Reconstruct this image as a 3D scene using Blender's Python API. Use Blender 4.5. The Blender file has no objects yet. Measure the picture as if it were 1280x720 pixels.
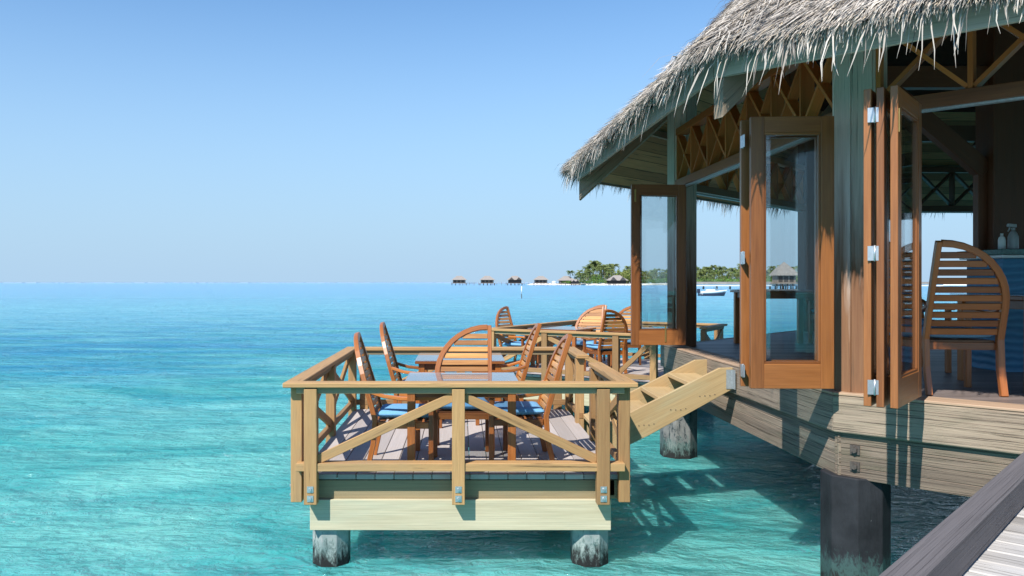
import bpy, math, random
from mathutils import Vector, Matrix
R = math.radians
V = Vector
rng = random.Random(11)
scene = bpy.context.scene
col = scene.collection

# ------------------------------------------------------------------ camera, sky, sun, exposure
ZC = 2.53                                   # eye height above the sea
cd = bpy.data.cameras.new('camera')
cam = bpy.data.objects.new('camera', cd); col.objects.link(cam)
cam.location = (0, 0, ZC); cam.rotation_euler = (R(90), 0, 0)
cd.sensor_width = 36; cd.lens = 28.125
cd.shift_x = 63/1280; cd.shift_y = -7/1280
cd.clip_start = 0.05; cd.clip_end = 60000
scene.camera = cam
SUN_EL, SUN_AZ = 47.0, 36.0                 # light travels towards (+sin az, +cos az)
world = bpy.data.worlds.new('World'); scene.world = world; world.use_nodes = True
wn = world.node_tree.nodes; wl = world.node_tree.links
sky = wn.new('ShaderNodeTexSky'); sky.sky_type = 'NISHITA'; sky.sun_disc = False
sky.sun_elevation = R(SUN_EL); sky.sun_rotation = R(SUN_AZ + 180)
sky.altitude = 0; sky.air_density = 1.0; sky.dust_density = 0.0; sky.ozone_density = 6.0
bg = wn['Background']; bg.inputs['Strength'].default_value = 0.126
tint = wn.new('ShaderNodeMix'); tint.data_type = 'RGBA'; tint.blend_type = 'MULTIPLY'; tint.inputs[0].default_value = 1
wl.new(sky.outputs[0], tint.inputs[6]); tint.inputs[7].default_value = (.69, .83, .86, 1)
tc = wn.new('ShaderNodeTexCoord'); sx = wn.new('ShaderNodeSeparateXYZ'); wl.new(tc.outputs['Generated'], sx.inputs[0])
mr = wn.new('ShaderNodeMapRange'); mr.interpolation_type = 'SMOOTHSTEP'; wl.new(sx.outputs[2], mr.inputs[0])
for k, q in ((1, -.02), (2, .42), (3, 1.0), (4, 0.0)): mr.inputs[k].default_value = q
hz = wn.new('ShaderNodeMix'); hz.data_type = 'RGBA'; wl.new(mr.outputs[0], hz.inputs[0])      # sea-level haze of the real sky
wl.new(tint.outputs[2], hz.inputs[6]); hz.inputs[7].default_value = (2.05, 2.98, 3.95, 1)
wl.new(hz.outputs[2], bg.inputs['Color'])
sd = bpy.data.lights.new('sun', 'SUN'); sd.energy = 3.9; sd.angle = R(0.5); sd.color = (1.0, 0.95, 0.87)
sun = bpy.data.objects.new('sun', sd); col.objects.link(sun)
ce = math.cos(R(SUN_EL))
ldir = V((math.sin(R(SUN_AZ))*ce, math.cos(R(SUN_AZ))*ce, -math.sin(R(SUN_EL))))
sun.rotation_euler = ldir.to_track_quat('-Z', 'Y').to_euler(); sun.location = (-8, -12, 20)
scene.view_settings.view_transform = 'Standard'; scene.view_settings.look = 'None'
scene.view_settings.exposure = 0.80; scene.view_settings.gamma = 1
cy = scene.cycles
cy.max_bounces = 8; cy.diffuse_bounces = 4; cy.glossy_bounces = 4; cy.transparent_max_bounces = 12
cy.use_denoising = True; cy.sample_clamp_indirect = 6
try: cy.denoiser = 'OPENIMAGEDENOISE'
except Exception: pass
cy.caustics_reflective = False; cy.caustics_refractive = False

# ------------------------------------------------------------------ helpers
def at(u, v, Y): return V(((u-577)/1000*Y, Y, ZC+(353-v)/1000*Y))

class MB:
    def __init__(s): s.v=[]; s.f=[]; s.uv=[]; s.r=[]; s.m=[]; s.sm=[]
    def face(s, ids, uvs, r, mat=0, smooth=False):
        s.f.append(ids); s.uv.extend(uvs); s.r.extend([r]*len(ids)); s.m.append(mat); s.sm.append(smooth)
    def beam(s, p0, p1, w, h, up=(0,0,1), r=None, mat=0, taper=1.0):
        p0=V(p0); p1=V(p1); d=p1-p0; L=d.length; d=d/L
        up=V(up); up=up-d*up.dot(d)
        if up.length<1e-4: up=V((0,1,0))-d*d.y
        up.normalize(); sd=d.cross(up)
        r=rng.random() if r is None else r
        b=len(s.v)
        for k,(p,t) in enumerate(((p0,1.0),(p1,taper))):
            for a,c in ((-1,-1),(1,-1),(1,1),(-1,1)):
                s.v.append(tuple(p+sd*(a*w/2*t)+up*(c*h/2*t)))
        ou=r*53.1; ov=r*17.7
        acc=0
        for i in range(4):
            j=(i+1)%4; wd=w if i%2==0 else h
            s.face((b+i,b+j,b+4+j,b+4+i),((ou,ov+acc),(ou,ov+acc+wd),(ou+L,ov+acc+wd),(ou+L,ov+acc)),r,mat)
            acc+=wd+.013
        for off,o in ((0,(0,3,2,1)),(4,(0,1,2,3))):
            q=((0,0),(w,0),(w,h),(0,h)); 
            s.face(tuple(b+off+i for i in o),tuple((ou+q[i][0]*.2,ov+q[i][1]) for i in o),r,mat)
    def box(s, x0,x1,y0,y1,z0,z1, axis=0, r=None, mat=0):
        if axis==0: s.beam((x0,(y0+y1)/2,(z0+z1)/2),(x1,(y0+y1)/2,(z0+z1)/2),y1-y0,z1-z0,r=r,mat=mat)
        elif axis==1: s.beam(((x0+x1)/2,y0,(z0+z1)/2),((x0+x1)/2,y1,(z0+z1)/2),x1-x0,z1-z0,r=r,mat=mat)
        else: s.beam(((x0+x1)/2,(y0+y1)/2,z0),((x0+x1)/2,(y0+y1)/2,z1),x1-x0,y1-y0,up=(0,1,0),r=r,mat=mat)
    def prism(s, poly, ext, r=None, mat=0, along=None):
        """poly: 3D points of a flat outline, ext: vector"""
        r=rng.random() if r is None else r
        ext=V(ext); n=len(poly); b=len(s.v); poly=[V(p) for p in poly]
        nn=sum(((poly[i]-poly[0]).cross(poly[(i+1)%n]-poly[0]) for i in range(1,n-1)),V((0,0,0)))
        if nn.dot(ext)>0: poly=poly[::-1]
        for p in poly: s.v.append(tuple(p))
        for p in poly: s.v.append(tuple(p+ext))
        a=V(along) if along else (poly[1]-poly[0]); a.normalize()
        c=nn.normalized().cross(a); ou=r*53.1; ov=r*17.7
        uv=[(ou+p.dot(a),ov+p.dot(c)) for p in poly]
        s.face(tuple(range(b,b+n)),uv,r,mat)
        s.face(tuple(b+n+i for i in range(n-1,-1,-1)),uv[::-1],r,mat)
        for i in range(n):
            j=(i+1)%n; e=ext.length
            s.face((b+j,b+i,b+n+i,b+n+j),(uv[j],uv[i],(uv[i][0],uv[i][1]+e),(uv[j][0],uv[j][1]+e)),r,mat)
    def tube(s, pts, rad, n=8, r=None, mat=0, smooth=True, cap=True, flat=1.0):
        r=rng.random() if r is None else r
        pts=[V(p) for p in pts]; rad=rad if hasattr(rad,'__len__') else [rad]*len(pts)
        b=len(s.v); acc=0; prev=None; L=[0]
        for i,p in enumerate(pts):
            d=(pts[min(i+1,len(pts)-1)]-pts[max(i-1,0)]).normalized()
            if prev is None:
                x=V((0,0,1)).cross(d)
                if x.length<.05: x=V((1,0,0))
                x=(x-d*x.dot(d)).normalized()
            else: x=(prev-d*prev.dot(d)).normalized()
            prev=x; y=d.cross(x)
            if i: L.append(L[-1]+(p-pts[i-1]).length)
            for k in range(n):
                a=2*math.pi*(k+.5)/n
                s.v.append(tuple(p+x*(math.cos(a)*rad[i])+y*(math.sin(a)*rad[i]*flat)))
        ou=r*53.1; ov=r*17.7
        for i in range(len(pts)-1):
            for k in range(n):
                j=(k+1)%n; c=2*math.pi*rad[0]/n
                s.face((b+i*n+k,b+i*n+j,b+(i+1)*n+j,b+(i+1)*n+k),((ou+L[i],ov+k*c),(ou+L[i],ov+k*c+c),(ou+L[i+1],ov+k*c+c),(ou+L[i+1],ov+k*c)),r,mat,smooth)
        if cap:
            e=b+(len(pts)-1)*n
            s.face(tuple(b+k for k in range(n-1,-1,-1)),[(ou,ov)]*n,r,mat); s.face(tuple(e+k for k in range(n)),[(ou,ov)]*n,r,mat)
    def ribbon(s, pts, widths, side, r=None, mat=0, thick=None):
        """flat strip through pts; widths per point"""
        r=rng.random() if r is None else r
        b=len(s.v); side=V(side); ou=r*31; n=len(pts); k=0
        for p,w in zip(pts,widths):
            s.v.append(tuple(V(p)-side*w/2)); s.v.append(tuple(V(p)+side*w/2))
        for i in range(n-1):
            q=b+2*i
            s.face((q,q+1,q+3,q+2),((ou+i*.1,0),(ou+i*.1,.02),(ou+i*.1+.1,.02),(ou+i*.1+.1,0)),r,mat)
    def sweep_rect(s, pts, w, h, side, r=None, mat=0):
        """rectangular section swept along pts; side = fixed axis for w"""
        r=rng.random() if r is None else r
        side=V(side).normalized(); b=len(s.v); pts=[V(p) for p in pts]; L=[0]
        for i,p in enumerate(pts):
            d=(pts[min(i+1,len(pts)-1)]-pts[max(i-1,0)]).normalized()
            sdv=(side-d*side.dot(d)).normalized(); up=sdv.cross(d)
            if i: L.append(L[-1]+(p-pts[i-1]).length)
            for a,c in ((-1,-1),(1,-1),(1,1),(-1,1)): s.v.append(tuple(p+sdv*(a*w/2)+up*(c*h/2)))
        ou=r*53.1; ov=r*17.7
        for i in range(len(pts)-1):
            for k in range(4):
                j=(k+1)%4; q=b+4*i; wd=w if k%2==0 else h
                s.face((q+j,q+k,q+4+k,q+4+j),((ou+L[i],ov+k*.1+wd),(ou+L[i],ov+k*.1),(ou+L[i+1],ov+k*.1),(ou+L[i+1],ov+k*.1+wd)),r,mat)
        e=b+4*(len(pts)-1)
        s.face((b,b+1,b+2,b+3),[(ou,ov)]*4,r,mat); s.face((e+3,e+2,e+1,e),[(ou,ov)]*4,r,mat)
    def build(s, name, mats, parent=None, bevel=0, recalc=False):
        me=bpy.data.meshes.new(name)
        me.from_pydata(s.v,[],s.f)
        uvl=me.uv_layers.new(name='UVMap'); uvl.data.foreach_set('uv',[c for q in s.uv for c in q])
        at_=me.attributes.new('rnd','FLOAT','CORNER'); at_.data.foreach_set('value',s.r)
        me.polygons.foreach_set('use_smooth',s.sm)
        for m in (mats if isinstance(mats,(list,tuple)) else [mats]): me.materials.append(m)
        me.polygons.foreach_set('material_index',s.m)
        me.update()
        o=bpy.data.objects.new(name,me); col.objects.link(o)
        if parent:
            o.parent=parent; w=V((0,0,0)); p=parent
            while p: w+=p.location; p=p.parent
            o.location=-w
        if bevel:
            b=o.modifiers.new('bevel','BEVEL'); b.width=bevel; b.segments=2 if bevel>.008 else 1; b.limit_method='ANGLE'; b.angle_limit=R(40); b.use_clamp_overlap=True
        return o

def tag(o, label=None, cat=None, group=None, kind=None):
    if label: o['label']=label
    if cat: o['category']=cat
    if group: o['group']=group
    if kind: o['kind']=kind
    return o
def empty(name, loc, label=None, cat=None, group=None, kind=None):
    o=bpy.data.objects.new(name,None); o.location=loc; o.empty_display_size=.2; col.objects.link(o)
    return tag(o,label,cat,group,kind)
def copy_tree(o, parent=None):
    c=o.copy(); col.objects.link(c)
    if parent: c.parent=parent
    for ch in list(o.children): copy_tree(ch,c)
    return c

# ------------------------------------------------------------------ materials
class NT:
    def __init__(s,name):
        s.mat=bpy.data.materials.new(name); s.mat.use_nodes=True; s.t=s.mat.node_tree; s.n=s.t.nodes; s.l=s.t.links
        s.out=s.n['Material Output']; s.p=s.n['Principled BSDF']
    def new(s,t,**k):
        n=s.n.new('ShaderNode'+t)
        for a,b in k.items(): setattr(n,a,b)
        return n
    def put(s,sock,val):
        if isinstance(val,bpy.types.NodeSocket): s.l.new(val,sock)
        elif isinstance(val,(tuple,list)) and len(val)==3 and sock.type=='RGBA': sock.default_value=(*val,1)
        else: sock.default_value=val
    def math(s,op,a,b=0.0,c=None,clamp=False):
        n=s.new('Math',operation=op); n.use_clamp=clamp; s.put(n.inputs[0],a); s.put(n.inputs[1],b)
        if c is not None: s.put(n.inputs[2],c)
        return n.outputs[0]
    def mix(s,f,a,b,blend='MIX'):
        n=s.new('Mix',data_type='RGBA',blend_type=blend); s.put(n.inputs[0],f); s.put(n.inputs[6],a); s.put(n.inputs[7],b); return n.outputs[2]
    def noise(s,vec,scale=1,detail=4,rough=.55,dist=0):
        n=s.new('TexNoise'); s.l.new(vec,n.inputs['Vector']); n.inputs['Scale'].default_value=scale
        n.inputs['Detail'].default_value=detail; n.inputs['Roughness'].default_value=rough; n.inputs['Distortion'].default_value=dist
        return n.outputs['Fac']
    def ramp(s,fac,a,b,lo=0.0,hi=1.0):
        n=s.new('MapRange'); n.clamp=True; s.put(n.inputs[0],fac); n.inputs[1].default_value=a; n.inputs[2].default_value=b; n.inputs[3].default_value=lo; n.inputs[4].default_value=hi
        return n.outputs[0]
    def scalev(s,vec,x,y,z=1,rx=0,rz=0):
        n=s.new('Mapping'); s.l.new(vec,n.inputs['Vector']); n.inputs['Scale'].default_value=(x,y,z); n.inputs['Rotation'].default_value=(rx,0,rz); return n.outputs[0]
    def bump(s,h,strength,dist):
        n=s.new('Bump'); n.inputs['Strength'].default_value=strength; n.inputs['Distance'].default_value=dist; s.l.new(h,n.inputs['Height']); return n.outputs[0]
    def schlick(s,f0=.04):
        g=s.new('NewGeometry'); d=s.new('VectorMath',operation='DOT_PRODUCT'); s.l.new(g.outputs['Normal'],d.inputs[0]); s.l.new(g.outputs['Incoming'],d.inputs[1])
        k=s.math('POWER',s.math('SUBTRACT',1,s.math('ABSOLUTE',d.outputs['Value'])),5)
        return s.math('ADD',f0,s.math('MULTIPLY',k,1-f0))
    def pos(s): return s.new('NewGeometry').outputs['Position']
    def rnd(s): return s.new('Attribute',attribute_name='rnd').outputs['Fac']
    def uv(s): return s.new('UVMap').outputs['UV']

def wood(name,c1,c2,dark=None,rough=.6,lo=1.2,cr=26,bump=.25,vary=.35,crack=.0,coat=0.0,zmask=None,blotch=None,contrast=(.3,.7)):
    m=NT(name); uv=m.uv(); rnd=m.rnd()
    g=m.noise(m.scalev(uv,lo*1.6,cr*1.7),1,6,.62,.5)
    g2=m.noise(m.scalev(uv,lo*.5,cr*.28),1,3,.5,1.2)
    f=m.math('ADD',m.math('MULTIPLY',g,.55),m.math('MULTIPLY',g2,.45))
    f=m.ramp(f,contrast[0],contrast[1])
    f=m.math('ADD',m.math('MULTIPLY',f,.62),m.math('SUBTRACT',m.math('MULTIPLY',rnd,.55),.06),clamp=True)
    c=m.mix(f,c1,c2)
    if blotch:
        b=m.ramp(m.noise(m.scalev(uv,.9,3.0),1,4,.6,.6),.52,.72)
        c=m.mix(m.math('MULTIPLY',b,blotch[1]),c,blotch[0])
    if zmask:                                  # paint worn off the lower part of a post
        col2,z0,z1=zmask; p=m.pos(); sp=m.new('SeparateXYZ'); m.l.new(p,sp.inputs[0])
        zz=m.math('ADD',sp.outputs[2],m.math('MULTIPLY',m.math('SUBTRACT',m.noise(m.scalev(uv,1.0,14),1,5,.6),.5),2.6))
        k=m.ramp(zz,z0,z1,1,0); c=m.mix(k,c,m.mix(f,col2[0],col2[1]))
    fine=m.ramp(m.noise(m.scalev(uv,lo*3,cr*6),1,3,.6),.3,.75,.82,1.1)
    c=m.mix(1,c,fine,'MULTIPLY')
    v=m.math('ADD',1-vary/2,m.math('MULTIPLY',rnd,vary)); c=m.mix(1,c,v,'MULTIPLY')
    h=g
    if dark and crack:
        k=m.noise(m.scalev(uv,lo*.9,cr*1.5),1,5,.65,.35)
        k=m.ramp(k,.62-crack*.1,.70-crack*.06); c=m.mix(m.math('MULTIPLY',k,.85),c,dark)
        h=m.math('SUBTRACT',g,m.math('MULTIPLY',k,.8))
    m.put(m.p.inputs['Base Color'],c); m.p.inputs['Roughness'].default_value=rough
    m.put(m.p.inputs['Roughness'],m.ramp(g,.2,.8,rough-.08,rough+.12))
    if coat: m.p.inputs['Coat Weight'].default_value=coat; m.p.inputs['Coat Roughness'].default_value=.25
    m.put(m.p.inputs['Normal'],m.bump(h,bump,.006))
    return m.mat

def plain(name,c,rough=.5,metal=0,noise=.2,scale=30,bump=.0):
    m=NT(name); p=m.new('TexCoord').outputs['Object']
    n=m.noise(p,scale,4,.6); f=m.ramp(n,.25,.75,1-noise,1+noise)
    m.put(m.p.inputs['Base Color'],m.mix(1,c,f,'MULTIPLY')); m.p.inputs['Roughness'].default_value=rough; m.p.inputs['Metallic'].default_value=metal
    if bump: m.put(m.p.inputs['Normal'],m.bump(n,bump,.01))
    return m.mat

M={}
M['teak']=wood('teak',(.14,.036,.008),(.50,.175,.038),rough=.36,lo=1.8,cr=40,vary=.55,coat=.25,bump=.12)
M['teak_slat']=wood('teak_slat',(.20,.06,.012),(.74,.37,.11),rough=.36,lo=1.8,cr=40,vary=.35,coat=.25,bump=.12)
M['teak_shaded']=wood('teak_shaded',(.12,.030,.007),(.44,.145,.032),rough=.3,lo=1.8,cr=40,vary=.5,coat=.4,bump=.12)  # darker, glossier copy of teak: indoor shade put into the chair colour
M['teak_dark']=wood('teak_dark',(.10,.035,.014),(.24,.09,.03),rough=.38,lo=1.5,cr=34,vary=.4,coat=.25,bump=.12)
M['pine']=wood('pine',(.27,.14,.055),(.48,.29,.12),(.10,.055,.02),rough=.62,lo=1.3,cr=34,vary=.25,crack=.35,bump=.4,blotch=((.24,.20,.12),.4))
M['pine_pale']=wood('pine_pale',(.42,.285,.135),(.55,.40,.21),(.25,.16,.08),rough=.62,lo=.6,cr=14,vary=.15,blotch=((.46,.43,.27),.5))
M['pine_green']=wood('pine_green',(.36,.30,.17),(.61,.55,.39),(.15,.12,.06),rough=.62,lo=.6,cr=14,vary=.12,blotch=((.42,.44,.32),.6))
M['pine_fascia']=wood('pine_fascia',(.25,.19,.10),(.36,.28,.16),(.12,.08,.04),rough=.65,lo=.5,cr=12,vary=.2,blotch=((.22,.22,.14),.5))
M['grey_beam']=wood('grey_beam',(.13,.095,.075),(.42,.335,.25),(.04,.03,.022),rough=.85,lo=1.1,cr=60,vary=.45,crack=.9,bump=.8,blotch=((.15,.135,.09),.75))
M['walk']=wood('walk',(.28,.26,.24),(.54,.52,.50),(.09,.075,.06),rough=.8,lo=1.8,cr=44,vary=.35,crack=.6,bump=.5)
M['kerb']=wood('kerb',(.105,.095,.098),(.21,.19,.192),(.06,.05,.05),rough=.78,lo=.9,cr=130,vary=.1,crack=.5,bump=.6)
M['deck_in']=wood('deck_in',(.17,.135,.125),(.31,.25,.23),(.03,.025,.025),rough=.5,lo=.7,cr=18,vary=.35,crack=.3)
M['composite']=wood('composite',(.39,.345,.325),(.51,.46,.44),rough=.65,lo=.6,cr=60,vary=.2,bump=.15)
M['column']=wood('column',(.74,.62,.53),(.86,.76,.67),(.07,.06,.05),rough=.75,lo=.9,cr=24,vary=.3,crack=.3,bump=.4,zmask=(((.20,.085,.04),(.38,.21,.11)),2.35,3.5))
M['eave_board']=wood('eave_board',(.33,.265,.205),(.47,.40,.33),(.05,.05,.045),rough=.75,lo=.7,cr=20,vary=.2,crack=.35)
M['mahogany']=wood('mahogany',(.13,.038,.010),(.37,.14,.038),rough=.42,lo=1.1,cr=22,vary=.2,coat=.2,bump=.1)
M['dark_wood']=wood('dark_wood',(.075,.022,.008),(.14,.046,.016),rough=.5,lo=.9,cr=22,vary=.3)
M['lattice']=wood('lattice',(.50,.135,.028),(.68,.23,.055),rough=.5,lo=.9,cr=22,vary=.4)
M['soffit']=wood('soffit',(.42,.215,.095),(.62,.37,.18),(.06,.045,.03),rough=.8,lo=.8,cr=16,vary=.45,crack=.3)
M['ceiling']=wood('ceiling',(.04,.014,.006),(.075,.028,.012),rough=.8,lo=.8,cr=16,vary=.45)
M['rafter']=wood('rafter',(.26,.19,.13),(.42,.33,.25),(.06,.045,.03),rough=.8,lo=.8,cr=18,vary=.3,crack=.4)
M['cushion']=plain('cushion',(.15,.37,.62),.85,0,.12,60,.15)
M['steel']=plain('steel',(.62,.63,.64),.38,.85,.12,40)
M['galv']=plain('galv',(.42,.46,.48),.5,.6,.2,60)
M['rust']=plain('rust',(.10,.085,.075),.7,.4,.4,60)
M['brass']=plain('brass',(.55,.38,.14),.35,.8,.1,40)
M['white']=plain('white_paint',(.78,.79,.78),.5,0,.06,8)
M['navy']=plain('navy_paint',(.02,.03,.06),.3,0,.1,8)
M['bottle']=plain('grey_plastic',(.35,.37,.38),.35,0,.1,20)
M['villa_wall']=plain('villa_wall',(.27,.22,.18),.8,0,.2,.6)
M['villa_dark']=plain('villa_dark',(.07,.06,.055),.8,0,.2,.6)
M['villa_roof']=plain('villa_roof',(.29,.26,.235),.95,0,.22,1.2)
M['sand']=plain('sand',(.80,.76,.68),.95,0,.06,.3)
M['trunk']=plain('trunk',(.20,.16,.12),.9,0,.2,1.5)
M['foam']=plain('foam',(.45,.55,.63),.9,0,.05,.2)
M['bar_top']=plain('bar_top',(.04,.13,.12),.25,0,.5,40)

def glass_mat():
    m=NT('door_glass'); m.n.remove(m.p)
    f=m.math('MULTIPLY',m.schlick(),1.5,clamp=True)
    tr=m.new('BsdfTransparent'); tr.inputs[0].default_value=(.93,.95,.95,1)
    gl=m.new('BsdfGlossy'); gl.inputs['Roughness'].default_value=.01
    mx=m.new('MixShader'); m.l.new(f,mx.inputs[0]); m.l.new(tr.outputs[0],mx.inputs[1]); m.l.new(gl.outputs[0],mx.inputs[2])
    m.l.new(mx.outputs[0],m.out.inputs['Surface']); return m.mat
M['glass']=glass_mat()
def table_glass():
    m=NT('table_glass'); m.n.remove(m.p)
    tr=m.new('BsdfTransparent'); tr.inputs[0].default_value=(.93,.96,.98,1)
    df=m.new('BsdfDiffuse'); df.inputs[0].default_value=(.56,.64,.74,1)
    a=m.new('MixShader'); a.inputs[0].default_value=.24; m.l.new(tr.outputs[0],a.inputs[1]); m.l.new(df.outputs[0],a.inputs[2])
    gl=m.new('BsdfGlossy'); gl.inputs['Roughness'].default_value=.03; mx=m.new('MixShader'); m.l.new(m.schlick(),mx.inputs[0]); m.l.new(a.outputs[0],mx.inputs[1]); m.l.new(gl.outputs[0],mx.inputs[2])
    m.l.new(mx.outputs[0],m.out.inputs['Surface']); return m.mat
M['table_glass']=table_glass()
def bar_front():
    m=NT('bar_front'); p=m.new('TexCoord').outputs['Object']
    w=m.new('TexWave'); w.bands_direction='Z'; m.l.new(p,w.inputs['Vector']); w.inputs['Scale'].default_value=4; w.inputs['Distortion'].default_value=3; w.inputs['Detail'].default_value=2
    m.put(m.p.inputs['Base Color'],m.mix(w.outputs['Fac'],(.05,.19,.34),(.08,.27,.45))); m.p.inputs['Roughness'].default_value=.5
    m.put(m.p.inputs['Normal'],m.bump(w.outputs['Fac'],.5,.02)); return m.mat
M['bar_front']=bar_front()
def thatch_mat():
    m=NT('thatch'); r=m.rnd(); uv=m.uv()
    cr=m.new('ValToRGB'); m.l.new(r,cr.inputs[0]); e=cr.color_ramp.elements
    e[0].position=0; e[0].color=(.17,.145,.125,1); e[1].position=1; e[1].color=(.71,.655,.59,1)
    for q,c in ((.2,(.35,.305,.27,1)),(.7,(.55,.50,.445,1)),(.9,(.58,.52,.455,1)),(.94,(.55,.44,.30,1))):
        k=e.new(q); k.color=c
    n=m.noise(m.pos(),1.3,3); f=m.ramp(n,.3,.7,.85,1.12)
    m.put(m.p.inputs['Base Color'],m.mix(1,cr.outputs[0],f,'MULTIPLY')); m.p.inputs['Roughness'].default_value=.85
    return m.mat
M['thatch']=thatch_mat()
def thatch_base():
    m=NT('thatch_base'); n=m.noise(m.scalev(m.pos(),6,6,2),3,5)
    m.put(m.p.inputs['Base Color'],m.mix(m.ramp(n,.3,.7),(.10,.085,.07),(.28,.245,.215))); m.p.inputs['Roughness'].default_value=.95
    return m.mat
M['thatch_base']=thatch_base()
def pile_mat(name,a,b,streak,amount):
    m=NT(name); p=m.pos(); sp=m.new('SeparateXYZ'); m.l.new(p,sp.inputs[0]); z=sp.outputs[2]
    n=m.noise(p,5,6,.65); n2=m.noise(m.scalev(p,14,14,2.2),1,6,.7,.6)
    c=m.mix(m.ramp(n,.3,.7),a,b); m.p.inputs['Specular IOR Level'].default_value=.25
    k=m.ramp(m.noise(m.scalev(p,16,16,6),1,6,.75,.8),.66-amount,.70-amount*.8); c=m.mix(k,c,streak)
    zz=m.math('ADD',z,m.math('MULTIPLY',m.math('SUBTRACT',m.noise(m.scalev(p,22,22,10),1,6,.75,.5),.5),.7))
    c=m.mix(m.ramp(zz,.12,.30,.55,0),c,(.10,.24,.22))
    c=m.mix(m.ramp(zz,.06,.20,1,0),c,(.02,.02,.02))
    m.put(m.p.inputs['Base Color'],c); m.p.inputs['Roughness'].default_value=.7
    m.put(m.p.inputs['Normal'],m.bump(n2,.35,.02)); return m.mat
M['pile_white']=pile_mat('pile_white',(.20,.24,.24),(.50,.50,.48),(.045,.08,.085),.07)
M['pile_black']=pile_mat('pile_black',(.012,.013,.016),(.030,.032,.038),(.40,.42,.42),-.035)
M['pile_grey']=pile_mat('pile_grey',(.09,.10,.105),(.26,.26,.25),(.035,.05,.055),.12)
def leaf_mat(name,a,b):
    m=NT(name); r=m.rnd(); c=m.mix(r,a,b); m.put(m.p.inputs['Base Color'],c); m.p.inputs['Roughness'].default_value=.6
    tl=m.new('BsdfTranslucent'); m.l.new(c,tl.inputs[0]); mx=m.new('MixShader'); mx.inputs[0].default_value=.35
    m.l.new(m.p.outputs[0],mx.inputs[1]); m.l.new(tl.outputs[0],mx.inputs[2]); m.l.new(mx.outputs[0],m.out.inputs['Surface']); return m.mat
M['palm_a']=leaf_mat('palm_green',(.09,.15,.055),(.25,.31,.12))
M['palm_b']=leaf_mat('palm_olive',(.11,.16,.05),(.29,.34,.11))
M['bush_a']=leaf_mat('bush_green',(.08,.17,.03),(.18,.32,.06))
M['bush_b']=leaf_mat('bush_yellow',(.15,.19,.035),(.33,.35,.09))
M['bush_c']=leaf_mat('bush_dark',(.05,.10,.03),(.13,.20,.06))

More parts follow.
